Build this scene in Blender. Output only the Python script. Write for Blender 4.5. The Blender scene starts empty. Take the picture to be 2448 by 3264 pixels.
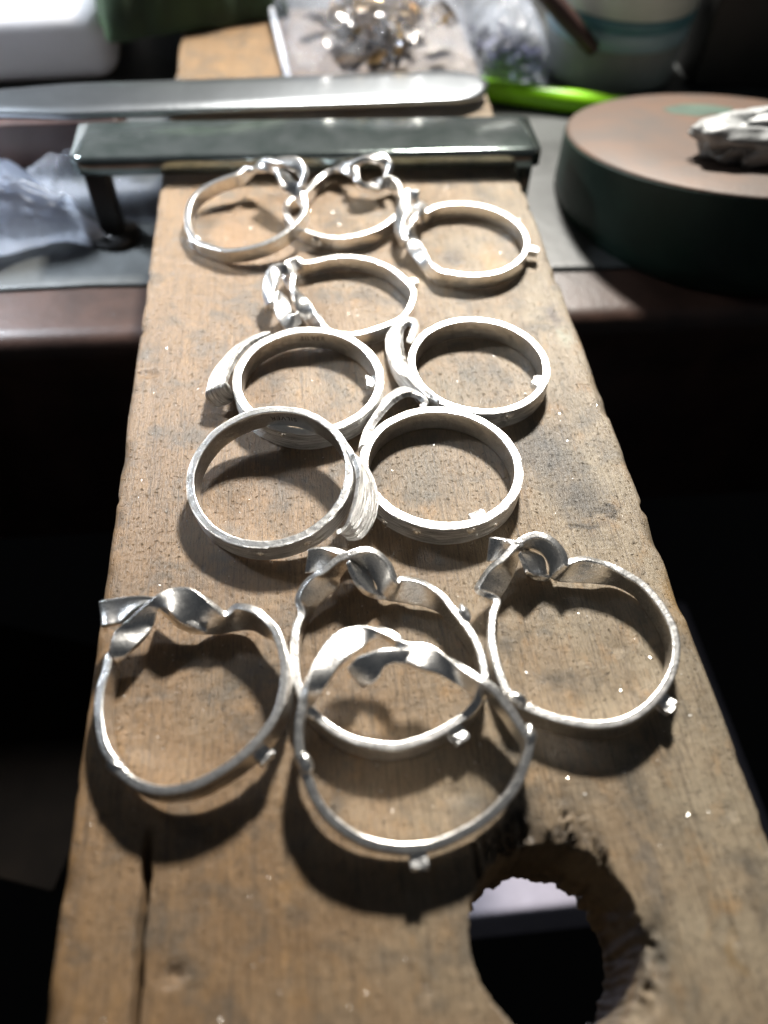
import bpy, bmesh, math, random
from mathutils import Vector, Matrix, noise

# ------------------------------------------------------------------ camera, light, exposure
# All modelling numbers below are millimetres; MM turns them into metres.
MM = 0.001
scene = bpy.context.scene
col = scene.collection
random.seed(7)

CAM_POS = (-8.094, -58.955, 78.639)
CAM_ROT = Matrix(((0.99471403, 0.06170382, -0.08207705),
                  (-0.09867641, 0.7955335, -0.59782056),
                  (0.02840724, 0.60275956, 0.79741704)))
cam = bpy.data.cameras.new('camera')
cam.sensor_fit = 'VERTICAL'
cam.sensor_height = 36.0
cam.sensor_width = 27.0
cam.lens = 27.02
cam.clip_start = 0.005
cam.clip_end = 20.0
cam.dof.use_dof = True
cam.dof.focus_distance = 0.0990
cam.dof.aperture_fstop = 12.5
cam_ob = bpy.data.objects.new('camera', cam)
M = CAM_ROT.to_4x4()
M.translation = Vector(CAM_POS) * MM
cam_ob.matrix_world = M
col.objects.link(cam_ob)
scene.camera = cam_ob

world = bpy.data.worlds.new('World')
scene.world = world
world.use_nodes = True
bg = world.node_tree.nodes['Background']
bg.inputs[0].default_value = (0.82, 0.90, 1.0, 1)
bg.inputs[1].default_value = 0.042

def area_lamp(name, pos, target, radius, watts, colour, spread=180):
    l = bpy.data.lights.new(name, 'AREA')
    l.shape = 'DISK'
    l.size = radius * 2 * MM
    l.energy = watts
    l.color = colour
    l.spread = math.radians(spread)
    o = bpy.data.objects.new(name, l)
    o.location = Vector(pos) * MM
    d = Vector(target) - Vector(pos)
    o.rotation_euler = d.to_track_quat('-Z', 'Y').to_euler()
    col.objects.link(o)
    return o

area_lamp('desk_lamp_light', (64, 238, 222), (8, -40, 0), 18, 2.2, (1.0, 0.955, 0.88), 150)
area_lamp('added_side_fill', (-215, 165, 165), (-95, 105, -10), 35, 0.3, (0.82, 0.90, 1.0), 46)  # added fill to brighten the bags and white block, not a known lamp

scene.view_settings.view_transform = 'Standard'
scene.view_settings.look = 'None'
scene.view_settings.exposure = 0.0
scene.view_settings.gamma = 1.0

# ------------------------------------------------------------------ material helpers
class Mat:
    def __init__(self, name):
        self.m = bpy.data.materials.new(name)
        self.m.use_nodes = True
        self.t = self.m.node_tree
        self.b = self.t.nodes['Principled BSDF']
        self.out = self.t.nodes['Material Output']
    def n(self, kind, **kw):
        o = self.t.nodes.new('ShaderNode' + kind)
        for k, v in kw.items():
            if k in o.inputs: o.inputs[k].default_value = v
            else: setattr(o, k, v)
        return o
    def l(self, a, b):
        self.t.links.new(a, b)
    def mm(self, scale=(1, 1, 1), loc=(0, 0, 0), uv=False):
        c = self.n('TexCoord')
        mp = self.n('Mapping')
        k = 1.0 if uv else 1000.0
        mp.inputs['Scale'].default_value = tuple(s * k for s in scale)
        mp.inputs['Location'].default_value = loc
        self.l(c.outputs['UV' if uv else 'Object'], mp.inputs[0])
        return mp.outputs[0]
    def noise(self, vec, scale=1.0, detail=4.0, rough=0.5, dist=0.0):
        o = self.n('TexNoise')
        o.inputs['Scale'].default_value = scale
        o.inputs['Detail'].default_value = detail
        o.inputs['Roughness'].default_value = rough
        o.inputs['Distortion'].default_value = dist
        self.l(vec, o.inputs['Vector'])
        return o.outputs['Fac']
    def ramp(self, fac, *stops):
        o = self.n('ValToRGB')
        e = o.color_ramp.elements
        while len(e) < len(stops): e.new(0.5)
        for el, (p, c) in zip(e, stops):
            el.position = p
            el.color = (c, c, c, 1) if isinstance(c, (int, float)) else (*c, 1)
        self.l(fac, o.inputs[0])
        return o.outputs[0]
    def mix(self, fac, a, b, mode='MIX'):
        o = self.n('MixRGB', blend_type=mode)
        for s, v in ((0, fac), (1, a), (2, b)):
            if isinstance(v, (int, float)): o.inputs[s].default_value = v if s == 0 else (v, v, v, 1)
            elif isinstance(v, tuple): o.inputs[s].default_value = (*v, 1)
            else: self.l(v, o.inputs[s])
        return o.outputs[0]
    def math(self, op, a, b=0.0, clamp=False):
        o = self.n('Math', operation=op, use_clamp=clamp)
        for s, v in ((0, a), (1, b)):
            if isinstance(v, (int, float)): o.inputs[s].default_value = v
            else: self.l(v, o.inputs[s])
        return o.outputs[0]
    def bump(self, height, strength=0.5, dist_mm=0.2, normal=None):
        o = self.n('Bump')
        o.inputs['Strength'].default_value = strength
        o.inputs['Distance'].default_value = dist_mm * MM
        self.l(height, o.inputs['Height'])
        if normal is not None: self.l(normal, o.inputs['Normal'])
        return o.outputs[0]
    def set(self, **kw):
        for k, v in kw.items():
            k = k.replace('_', ' ')
            if isinstance(v, (int, float)): self.b.inputs[k].default_value = v
            elif isinstance(v, tuple): self.b.inputs[k].default_value = (*v, 1)
            else: self.l(v, self.b.inputs[k])
        return self

MATS = {}

def silver(name, rough, rough_var, tint=(0.95, 0.94, 0.92), grain=0.45, hammer=0.3):
    a = Mat(name)
    v = a.mm()
    f = a.noise(v, 9.0, 5.0, 0.65)
    g = a.noise(v, 1.1, 3.0, 0.5)
    c = a.ramp(g, (0.25, tuple(t * 0.86 for t in tint)), (0.6, tint))
    r = a.math('ADD', a.math('MULTIPLY', f, rough_var), rough - rough_var * 0.5)
    n = a.bump(g, hammer, 0.26)
    n = a.bump(f, grain, 0.03, n)
    a.set(Base_Color=c, Metallic=1.0, Roughness=r, Normal=n)
    MATS[name] = a.m
silver('polished_silver', 0.28, 0.2, (0.96, 0.945, 0.92), 0.35, hammer=0.26)
silver('satin_silver', 0.29, 0.16, (0.95, 0.94, 0.92), 0.55)
silver('rough_silver', 0.42, 0.2, (0.95, 0.945, 0.93), 1.0)

def bark_silver():
    a = Mat('bark_silver')
    v = a.mm((0.26, 6.6, 1), uv=True)
    f = a.noise(v, 1.0, 6.0, 0.62, 0.35)
    w = a.noise(a.mm((0.9, 16.0, 1), (3, 1, 0), uv=True), 1.0, 3.0, 0.6)
    lines = a.ramp(f, (0.40, 0.0), (0.50, 0.75), (0.60, 1.0))
    hgt = a.math('ADD', a.math('MULTIPLY', lines, 0.8), a.math('MULTIPLY', w, 0.45))
    c = a.mix(lines, (0.40, 0.38, 0.35), (0.96, 0.95, 0.93))
    a.set(Base_Color=c, Metallic=1.0, Roughness=0.42, Normal=a.bump(hgt, 1.0, 0.2))
    MATS['bark_silver'] = a.m
bark_silver()

def wood_pin():
    a = Mat('bench_pin_wood')
    p = a.mm()
    fib = a.noise(a.mm((4.2, 0.13, 3.6)), 1.0, 8.0, 0.72, 0.1)
    fine = a.noise(a.mm((9.0, 0.9, 9.0)), 1.0, 5.0, 0.7)
    band = a.noise(a.mm((0.30, 0.022, 0.3)), 1.0, 5.0, 0.6, 0.6)
    blot = a.noise(p, 0.075, 5.0, 0.62, 0.4)
    blot2 = a.noise(a.mm((1, 1, 1), (31, 7, 0)), 0.19, 5.0, 0.6, 0.3)
    spot = a.noise(a.mm((1, 0.6, 1), (5, 50, 0)), 0.42, 4.0, 0.6)
    speck = a.noise(p, 1.7, 4.0, 0.65)
    pore = a.noise(a.mm((5.5, 1.6, 5)), 1.0, 3.0, 0.6)
    sep = a.n('SeparateXYZ')
    a.l(p, sep.inputs[0])
    # weathered grey in the worn middle and right, with lamp glare painted in as extra paleness rightwards; browner towards the left edge and the clamp
    gx = a.math('ADD', a.math('MULTIPLY', sep.outputs[0], 0.017), a.math('MULTIPLY', sep.outputs[1], -0.0016))
    greyf = a.math('ADD', a.math('ADD', gx, a.math('MULTIPLY', blot, 1.5)), -0.42, clamp=True)
    brown = a.mix(band, (0.158, 0.096, 0.050), (0.295, 0.190, 0.103))
    grey = a.mix(band, (0.185, 0.148, 0.100), (0.390, 0.325, 0.232))
    c = a.mix(greyf, brown, grey)
    c = a.mix(a.ramp(spot, (0.56, 0.0), (0.74, 0.6)), c, (0.33, 0.195, 0.085))
    c = a.mix(a.ramp(fib, (0.32, 0.8), (0.50, 0.0)), c, (0.075, 0.055, 0.038))
    c = a.mix(a.ramp(fine, (0.33, 0.75), (0.49, 0.0)), c, (0.055, 0.043, 0.032))
    c = a.mix(a.ramp(fine, (0.60, 0.0), (0.80, 0.25)), c, (0.46, 0.39, 0.29))
    c = a.mix(a.ramp(blot2, (0.50, 0.0), (0.68, 0.68)), c, (0.085, 0.078, 0.066))
    c = a.mix(a.ramp(speck, (0.64, 0.0), (0.70, 0.75)), c, (0.055, 0.045, 0.035))
    c = a.mix(a.ramp(pore, (0.69, 0.0), (0.74, 0.6)), c, (0.05, 0.04, 0.03))
    # stains with a place of their own: polishing soot, ink, a knot, solder flux
    wob = a.n('VectorMath', operation='SCALE')
    nz = a.n('TexNoise', Scale=0.42, Detail=6.0, Roughness=0.7)
    a.l(p, nz.inputs['Vector'])
    sub = a.n('VectorMath', operation='SUBTRACT')
    a.l(nz.outputs['Color'], sub.inputs[0])
    sub.inputs[1].default_value = (0.5, 0.5, 0.5)
    a.l(sub.outputs[0], wob.inputs[0])
    wob.inputs['Scale'].default_value = 6.5
    add = a.n('VectorMath', operation='ADD')
    a.l(p, add.inputs[0]); a.l(wob.outputs[0], add.inputs[1])
    for (x, y, rx, ry, s, cc) in STAINS:
        mp = a.n('Mapping', vector_type='TEXTURE')
        mp.inputs['Location'].default_value = (x, y, 0)
        mp.inputs['Scale'].default_value = (rx, ry, 60)
        a.l(add.outputs[0], mp.inputs[0])
        ln = a.n('VectorMath', operation='LENGTH')
        a.l(mp.outputs[0], ln.inputs[0])
        c = a.mix(a.math('MULTIPLY', a.ramp(ln.outputs['Value'], (0.35, s), (1.0, 0.0)), a.ramp(fib, (0.25, 1.0), (0.75, 0.45))), c, cc)
    hgt = a.math('ADD', a.math('MULTIPLY', fib, 0.7), a.math('MULTIPLY', fine, 0.55))
    hgt = a.math('ADD', hgt, a.math('MULTIPLY', a.ramp(speck, (0.60, 0.0), (0.72, 1.0)), -0.8))
    n = a.bump(hgt, 0.9, 0.26)
    n = a.bump(a.noise(p, 0.5, 5.0, 0.6), 0.35, 0.5, n)
    r = a.math('ADD', a.math('MULTIPLY', fine, 0.34), 0.19)
    a.set(Base_Color=c, Roughness=r, Specular_IOR_Level=0.5, Normal=n)
    MATS['bench_pin_wood'] = a.m
STAINS = [(22, 9, 8, 6.5, 0.95, (0.05, 0.05, 0.05)), (26, 1, 6, 5, 0.75, (0.06, 0.056, 0.052)), (-4, 30, 5, 4, 0.4, (0.10, 0.085, 0.06)), (-20, -12, 7, 3, 0.3, (0.09, 0.07, 0.05)), (29, 20, 4, 9, 0.4, (0.12, 0.11, 0.09)),
          (25, -4, 4.2, 0.9, 0.95, (0.02, 0.018, 0.016)), (29, -2, 3.0, 0.8, 0.9, (0.02, 0.018, 0.016)),
          (17.2, 54.5, 2.6, 3.6, 0.8, (0.07, 0.06, 0.055)), (31.3, 37.5, 2.0, 3.6, 0.85, (0.055, 0.045, 0.05)),
          (31.8, 32.0, 1.2, 3.0, 0.6, (0.36, 0.40, 0.32)), (24, 50, 3, 9, 0.45, (0.45, 0.25, 0.08)),
          (6, 6, 8, 7, 0.55, (0.10, 0.10, 0.085)), (14, 22, 7, 6, 0.5, (0.10, 0.10, 0.08)),
          (9, -38, 4.5, 3.4, 0.8, (0.035, 0.026, 0.018)), (12, -41, 8, 2.0, 0.8, (0.04, 0.028, 0.018)), (19.8, -51, 1.6, 4.5, 0.6, (0.045, 0.035, 0.025)), (21, -44, 1.2, 5, 0.55, (0.10, 0.10, 0.10)),
          (27, -52, 0.8, 2.5, 0.6, (0.20, 0.12, 0.04)), (33.6, -16, 2, 7, 0.6, (0.36, 0.21, 0.06)),
          (-33.9, -30, 1.0, 60, 0.5, (0.34, 0.19, 0.07)), (-20, 60, 5, 12, 0.3, (0.36, 0.19, 0.08))]
wood_pin()

def simple(name, base, rough, metal=0.0, var=0.25, scale=0.12, bump=0.3, bscale=0.8, spec=0.5, dark=None):
    a = Mat(name)
    p = a.mm()
    f = a.noise(p, scale, 5.0, 0.6, 0.3)
    g = a.noise(p, bscale, 5.0, 0.65)
    d = dark or tuple(b * (1 - 2 * var) for b in base)
    c = a.mix(a.ramp(f, (0.3, 0.0), (0.68, 1.0)), d, base)
    c = a.mix(a.ramp(g, (0.62, 0.0), (0.78, 0.35)), c, tuple(min(1, b * 1.6 + 0.02) for b in base))
    a.set(Base_Color=c, Roughness=rough, Metallic=metal, Specular_IOR_Level=spec, Normal=a.bump(g, bump, 0.2))
    MATS[name] = a.m
simple('bench_wood', (0.055, 0.029, 0.021), 0.35, var=0.28, scale=0.09, dark=(0.022, 0.012, 0.009))
simple('bench_mat', (0.085, 0.090, 0.090), 0.38, var=0.33, scale=0.07, bump=0.5)
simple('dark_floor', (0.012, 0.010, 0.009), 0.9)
simple('clamp_steel', (0.40, 0.44, 0.43), 0.13, metal=0.9, var=0.22, scale=0.13, bump=0.3, bscale=0.35, dark=(0.17, 0.22, 0.20))  # greenish mottling paints in reflections of the green things behind the bar
simple('black_iron', (0.018, 0.018, 0.019), 0.4, var=0.2)
simple('tool_steel', (0.46, 0.49, 0.52), 0.30, metal=1.0, var=0.12, scale=0.06, bump=0.2)
simple('disc_leather', (0.105, 0.058, 0.035), 0.6, var=0.16, scale=0.06, bump=0.5, bscale=0.9, dark=(0.058, 0.048, 0.042))
simple('disc_green', (0.009, 0.030, 0.021), 0.5, var=0.2)
simple('grey_putty', (0.40, 0.41, 0.41), 0.42, var=0.3, scale=0.2, bump=1.0, bscale=0.5)
simple('lime_paint', (0.25, 0.62, 0.008), 0.3, var=0.05, bump=0.05)
simple('brown_handle', (0.055, 0.028, 0.024), 0.4, var=0.25)
simple('dark_box_card', (0.030, 0.028, 0.027), 0.55, var=0.25, scale=0.08, bump=0.4)
simple('green_cloth', (0.028, 0.060, 0.018), 0.75, var=0.3, scale=0.07, bump=0.9, bscale=0.4, dark=(0.010, 0.022, 0.008))
simple('white_foam', (0.62, 0.60, 0.61), 0.6, var=0.08, scale=0.04, bump=0.3)
simple('jar_lid_white', (0.62, 0.70, 0.66), 0.4, var=0.06)
simple('jar_teal', (0.10, 0.27, 0.32), 0.35, var=0.1)
simple('jar_paleblue', (0.36, 0.55, 0.62), 0.35, var=0.1)
simple('jar_contents', (0.17, 0.20, 0.16), 0.6, var=0.3, scale=0.16, dark=(0.10, 0.11, 0.085))
simple('blue_bits', (0.16, 0.17, 0.30), 0.35, var=0.3, scale=0.2)
simple('brass_scrap', (0.62, 0.43, 0.20), 0.3, metal=1.0, var=0.25, scale=0.3)
simple('tin_scrap', (0.72, 0.68, 0.66), 0.25, metal=1.0, var=0.25, scale=0.3)
simple('apron_cloth', (0.34, 0.31, 0.36), 0.7, var=0.1)
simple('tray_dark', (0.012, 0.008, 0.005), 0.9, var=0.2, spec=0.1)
simple('stamp_shadow', (0.16, 0.14, 0.12), 0.5, metal=1.0)

def plastic(name, tint, fac, rough=0.12, edge=0.5):
    a = Mat(name)
    p = a.mm()
    g = a.noise(p, 0.22, 5.0, 0.6, 1.2)
    a.set(Base_Color=tint, Roughness=rough, Specular_IOR_Level=0.8, Normal=a.bump(g, 0.9, 1.4))
    tr = a.n('BsdfTransparent')
    tr.inputs[0].default_value = (0.93, 0.94, 0.96, 1)
    fr = a.n('LayerWeight', Blend=0.35)
    k = a.math('ADD', a.math('MULTIPLY', fr.outputs['Facing'], edge), fac, clamp=True)
    mx = a.n('MixShader')
    a.l(k, mx.inputs[0]); a.l(tr.outputs[0], mx.inputs[1]); a.l(a.b.outputs[0], mx.inputs[2])
    a.l(mx.outputs[0], a.out.inputs['Surface'])
    MATS[name] = a.m
plastic('clear_bag', (0.50, 0.52, 0.58), 0.05, 0.06, 0.35)
plastic('milky_bag', (0.80, 0.84, 0.92), 0.4, 0.06)
plastic('film_bag', (0.50, 0.54, 0.62), 0.2, 0.12)
plastic('jar_plastic', (0.52, 0.58, 0.56), 0.5, 0.25)

# ------------------------------------------------------------------ mesh helpers
def mesh_ob(name, verts, faces, mat, parent=None, origin=None, smooth=True, uvs=None, mats=None, midx=None):
    """verts in millimetres, world space; origin = where the object stands."""
    if parent is not None: o0 = Vector(parent['base_mm'])
    else:
        o0 = Vector(origin) if origin is not None else Vector((
            sum(v[0] for v in verts) / len(verts), sum(v[1] for v in verts) / len(verts), min(v[2] for v in verts)))
    me = bpy.data.meshes.new(name)
    me.from_pydata([((v[0] - o0[0]) * MM, (v[1] - o0[1]) * MM, (v[2] - o0[2]) * MM) for v in verts], [], faces)
    me.materials.append(MATS[mat])
    for m in mats or (): me.materials.append(MATS[m])
    if midx: me.polygons.foreach_set('material_index', midx)
    if smooth: me.polygons.foreach_set('use_smooth', [True] * len(me.polygons))
    if uvs:
        lay = me.uv_layers.new(name='UVMap')
        vi = [0] * len(me.loops)
        me.loops.foreach_get('vertex_index', vi)
        buf = []
        for i in vi: buf += uvs[i]
        lay.data.foreach_set('uv', buf)
    me.update()
    o = bpy.data.objects.new(name, me)
    col.objects.link(o)
    if parent is not None: o.parent = parent
    else: o.location = o0 * MM
    return o

def tag(o, label=None, cat=None, group=None, kind=None):
    if label: o['label'] = label
    if cat: o['category'] = cat
    if group: o['group'] = group
    if kind: o['kind'] = kind
    return o

def thing(name, base, label, cat, group=None):
    o = bpy.data.objects.new(name, None)
    o.empty_display_size = 0.004
    o.location = Vector(base) * MM
    o['base_mm'] = tuple(float(b) for b in base)
    col.objects.link(o)
    return tag(o, label, cat, group)

def catmull(pts, closed, sub):
    n = len(pts); out = []
    segs = n if closed else n - 1
    for i in range(segs):
        g = lambda k: pts[k % n] if closed else pts[max(0, min(n - 1, k))]
        p0, p1, p2, p3 = g(i - 1), g(i), g(i + 1), g(i + 2)
        for s in range(sub):
            t = s / sub
            out.append(0.5 * ((2 * p1) + (p2 - p0) * t + (2 * p0 - 5 * p1 + 4 * p2 - p3) * t * t + (3 * p1 - p0 - 3 * p2 + p3) * t * t * t))
    if not closed: out.append(pts[-1].copy())
    return out

SEC = 28
def section(w, th, cr=0.2, crown=0.0):
    """rounded rectangle, (across width, across thickness), flats kept flat by support points"""
    r = min(cr * th, 0.3 * w)
    hw, ht = w / 2, th / 2
    pts = []
    for sx, sy, a0 in ((1, 1, 0), (-1, 1, 90), (-1, -1, 180), (1, -1, 270)):
        cx, cy = sx * (hw - r), sy * (ht - r)
        arc = [(cx + r * math.cos(math.radians(a0 + 30 * k)), cy + r * math.sin(math.radians(a0 + 30 * k))) for k in range(4)]
        e = 0.06 * w
        along = lambda p, d: (p[0] + d[0], p[1] + d[1])
        e0 = (0, -sy * 0.06 * th) if a0 in (0, 180) else (-sx * e, 0)
        e1 = (-sx * e, 0) if a0 in (0, 180) else (0, -sy * 0.06 * th)
        pts += [along(arc[0], e0)] + arc + [along(arc[3], e1)]
        nx = (-sx * hw * 0.0, sy * ht) if a0 in (0, 180) else (sx * hw, -sy * 0.0)
        pts.append((nx[0], nx[1]))
    if crown: pts = [(p, q + crown * (1 - (p / hw) ** 2)) for p, q in pts]
    return pts

def ribbon(name, st, th, mat, parent, closed=False, sub=6, taper=False, rough=0.0, zmin=0.04, cr=0.2, crown=0.0):
    """solid strip between two edge curves; st = (ax,ay,az,bx,by,bz) stations in mm"""
    A = catmull([Vector(s[:3]) for s in st], closed, sub)
    B = catmull([Vector(s[3:]) for s in st], closed, sub)
    n = len(A); mid = [(a + b) / 2 for a, b in zip(A, B)]
    V, F, UV = [], [], []
    L = 0.0; npr = None
    for i in range(n):
        t = (mid[(i + 1) % n] - mid[i - 1]) if closed else (mid[min(i + 1, n - 1)] - mid[max(i - 1, 0)])
        w = A[i] - B[i]; ww = max(w.length, 0.5); w = w.normalized()
        nn = t.cross(w)
        nn = nn.normalized() if nn.length > 1e-6 else npr
        npr = nn
        if i: L += (mid[i] - mid[i - 1]).length
        tt = th * (1 + rough * noise.noise(mid[i] * 0.55))
        if taper and not closed: tt *= 0.75 + 0.25 * min(1, i / 4, (n - 1 - i) / 4)
        sec = section(ww, tt, cr, crown)
        for (p, q) in sec:
            v = mid[i] + w * p + nn * q
            v += Vector((noise.noise(v * 0.8), noise.noise(v * 0.8 + Vector((9, 0, 0))), 0)) * rough * 0.25
            v.z = max(v.z, zmin)
            V.append(v); UV.append((L, p))
    m = SEC
    for i in range(n if closed else n - 1):
        a, b = i * m, ((i + 1) % n) * m
        for k in range(m):
            F.append((a + k, a + (k + 1) % m, b + (k + 1) % m, b + k))
    if not closed:
        F.append(tuple(range(m - 1, -1, -1)))
        F.append(tuple((n - 1) * m + k for k in range(m)))
    return mesh_ob(name, V, F, mat, parent, uvs=UV)

def chunk(name, c, axes, size, mat, parent, jit=0.12, seed=0):
    """small rough-cut block; axes = (radial, tangent, up) unit vectors"""
    rnd = random.Random(seed)
    bm = bmesh.new()
    bmesh.ops.create_cube(bm, size=1.0)
    bmesh.ops.bevel(bm, geom=bm.edges[:], offset=0.08, segments=1, affect='EDGES')
    bmesh.ops.subdivide_edges(bm, edges=bm.edges[:], cuts=1, use_grid_fill=True)
    V = []
    for v in bm.verts:
        q = [v.co[k] * size[k] * (1 + rnd.uniform(-jit, jit)) for k in range(3)]
        V.append(Vector(c) + axes[0] * q[0] + axes[1] * q[1] + axes[2] * q[2])
    bm.verts.index_update()
    F = [tuple(x.index for x in f.verts) for f in bm.faces]
    bm.free()
    return mesh_ob(name, V, F, mat, parent, smooth=False)

def box(name, lo, hi, mat, parent=None, bevel=0.6, rot=0.0, segs=3):
    bm = bmesh.new()
    bmesh.ops.create_cube(bm, size=1.0)
    c = [(a + b) / 2 for a, b in zip(lo, hi)]
    s = [b - a for a, b in zip(lo, hi)]
    for v in bm.verts: v.co = Vector((v.co.x * s[0], v.co.y * s[1], v.co.z * s[2]))
    if bevel: bmesh.ops.bevel(bm, geom=bm.edges[:], offset=bevel, segments=segs, affect='EDGES', profile=0.5)
    R = Matrix.Rotation(math.radians(rot), 3, 'Z')
    bm.verts.index_update()
    V = [Vector(c) + R @ v.co for v in bm.verts]
    F = [tuple(x.index for x in f.verts) for f in bm.faces]
    bm.free()
    o = mesh_ob(name, V, F, mat, parent, origin=None if parent else (c[0], c[1], lo[2]))
    return o

def tube(name, pts, rad, mat, parent=None, sides=16, cap=True):
    V, F = [], []
    P = [Vector(p) for p in pts]
    for i, p in enumerate(P):
        t = (P[min(i + 1, len(P) - 1)] - P[max(i - 1, 0)]).normalized()
        u = t.cross(Vector((0, 0, 1)))
        u = u.normalized() if u.length > 1e-4 else Vector((1, 0, 0))
        w = u.cross(t)
        r = rad[i] if isinstance(rad, (list, tuple)) else rad
        for k in range(sides):
            a = 2 * math.pi * k / sides
            V.append(p + u * r * math.cos(a) + w * r * math.sin(a))
    for i in range(len(P) - 1):
        for k in range(sides):
            F.append((i * sides + k, i * sides + (k + 1) % sides, (i + 1) * sides + (k + 1) % sides, (i + 1) * sides + k))
    if cap:
        F.append(tuple(range(sides - 1, -1, -1)))
        F.append(tuple((len(P) - 1) * sides + k for k in range(sides)))
    return mesh_ob(name, V, F, mat, parent)

def lathe(name, c, prof, mat, parent=None, sides=64, tilt=None):
    """prof = (radius, z) pairs in mm, c = axis foot"""
    V, F = [], []
    for r, z in prof:
        for k in range(sides):
            a = 2 * math.pi * k / sides
            dz = tilt(r * math.cos(a), r * math.sin(a), z) if tilt else 0
            V.append((c[0] + r * math.cos(a), c[1] + r * math.sin(a), c[2] + z + dz))
    for i in range(len(prof) - 1):
        for k in range(sides):
            F.append((i * sides + k, i * sides + (k + 1) % sides, (i + 1) * sides + (k + 1) % sides, (i + 1) * sides + k))
    F.append(tuple(range(sides - 1, -1, -1)))
    F.append(tuple((len(prof) - 1) * sides + k for k in range(sides)))
    return mesh_ob(name, V, F, mat, parent, origin=c)

def pillow(name, quad, z0, h, mat, parent=None, n=36, wr=1.0, freq=0.11, seed=0, pleat=None, power=0.45):
    """crumpled closed bag over a ground quad ((x,y) x 4), z0 = rest height"""
    V, F = [], []
    q = [Vector((x, y, 0)) for x, y in quad]
    off = Vector((seed * 13.7, seed * 7.1, 0))
    for side in (1, 0):
        for j in range(n + 1):
            for i in range(n + 1):
                u, v = i / n, j / n
                p = (q[0] * (1 - u) + q[1] * u) * (1 - v) + (q[3] * (1 - u) + q[2] * u) * v
                e = max(0.0, math.sin(math.pi * u) * math.sin(math.pi * v)) ** power
                rid = 1 - abs(noise.noise(p * freq + off)) * 2
                rid2 = 1 - abs(noise.noise(p * freq * 2.7 + off)) * 2
                z = z0 + (0.35 + side * (e * h * 0.75 + e * (rid * 0.22 * h + rid2 * 0.1 * h) * wr) if side else 0.1)
                if side and pleat: z += e * pleat[0] * math.sin(pleat[1] * (v if pleat[2] else u) * math.pi * 2 + 3 * noise.noise(p * 0.08))
                wob = Vector((noise.noise(p * 0.16 + off), noise.noise(p * 0.16 - off), 0)) * 2.2 * wr * (1 - 0.6 * e)
                V.append((p.x + wob.x, p.y + wob.y, max(z, z0 + (0.2 if side else 0.05))))
    N = (n + 1) * (n + 1)
    for j in range(n):
        for i in range(n):
            a = j * (n + 1) + i
            F.append((a, a + 1, a + n + 2, a + n + 1))
            F.append((N + a, N + a + n + 1, N + a + n + 2, N + a + 1))
    rim = [i for i in range(n)] + [(j + 1) * (n + 1) - 1 for j in range(n)] + [N - 1 - i for i in range(n)] + [(n - j) * (n + 1) for j in range(n)]
    for k in range(len(rim)):
        a, b = rim[k], rim[(k + 1) % len(rim)]
        F.append((a, N + a, N + b, b))
    return mesh_ob(name, V, F, mat, parent)

# ------------------------------------------------------------------ setting
def setting():
    # bench: rounded front edge, its top at z = -13, front at y = 51.5
    prof = [(51.5, -70), (51.5, -17.5), (51.8, -15.6), (52.6, -14.1), (54.0, -13.25), (56, -13), (460, -13), (460, -70)]
    xs = [-420 + 20 * i for i in range(43)]
    V, F = [], []
    for x in xs:
        for (y, z) in prof: V.append((x, y + 0.35 * noise.noise(Vector((x * 0.03, 1, 0))), z + (0.15 * noise.noise(Vector((x * 0.05, y, 2))) if z > -20 else 0)))
    m = len(prof)
    for i in range(len(xs) - 1):
        for k in range(m): F.append((i * m + k, (i + 1) * m + k, (i + 1) * m + (k + 1) % m, i * m + (k + 1) % m))
    tag(mesh_ob('workbench_top', V, F, 'bench_wood', origin=(0, 250, -70)), kind='structure')
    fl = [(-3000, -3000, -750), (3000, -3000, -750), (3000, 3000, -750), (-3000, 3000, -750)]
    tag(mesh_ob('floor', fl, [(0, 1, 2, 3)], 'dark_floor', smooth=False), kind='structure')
    # grey sheet laid over the bench behind the bare front strip
    V, F = [], []
    nx, ny = 60, 40
    for j in range(ny + 1):
        for i in range(nx + 1):
            x, y = -300 + 600 * i / nx, 66.5 + (440 - 66.5) * (j / ny) ** 1.5
            if j == 0: y += 0.8 * noise.noise(Vector((x * 0.05, 0, 5)))
            V.append((x, y, -12.55 + 0.25 * noise.noise(Vector((x * 0.03, y * 0.03, 0)))))
    n0 = len(V)
    V += [(v[0], v[1], -12.93) for v in V[:nx + 1]]
    for j in range(ny):
        for i in range(nx):
            a = j * (nx + 1) + i
            F.append((a, a + 1, a + nx + 2, a + nx + 1))
    for i in range(nx): F.append((i, n0 + i, n0 + i + 1, i + 1))
    tag(mesh_ob('bench_mat', V, F, 'bench_mat', origin=(0, 250, -13)), 'grey scuffed sheet covering the workbench behind its bare brown front edge', 'bench mat')
setting()

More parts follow.
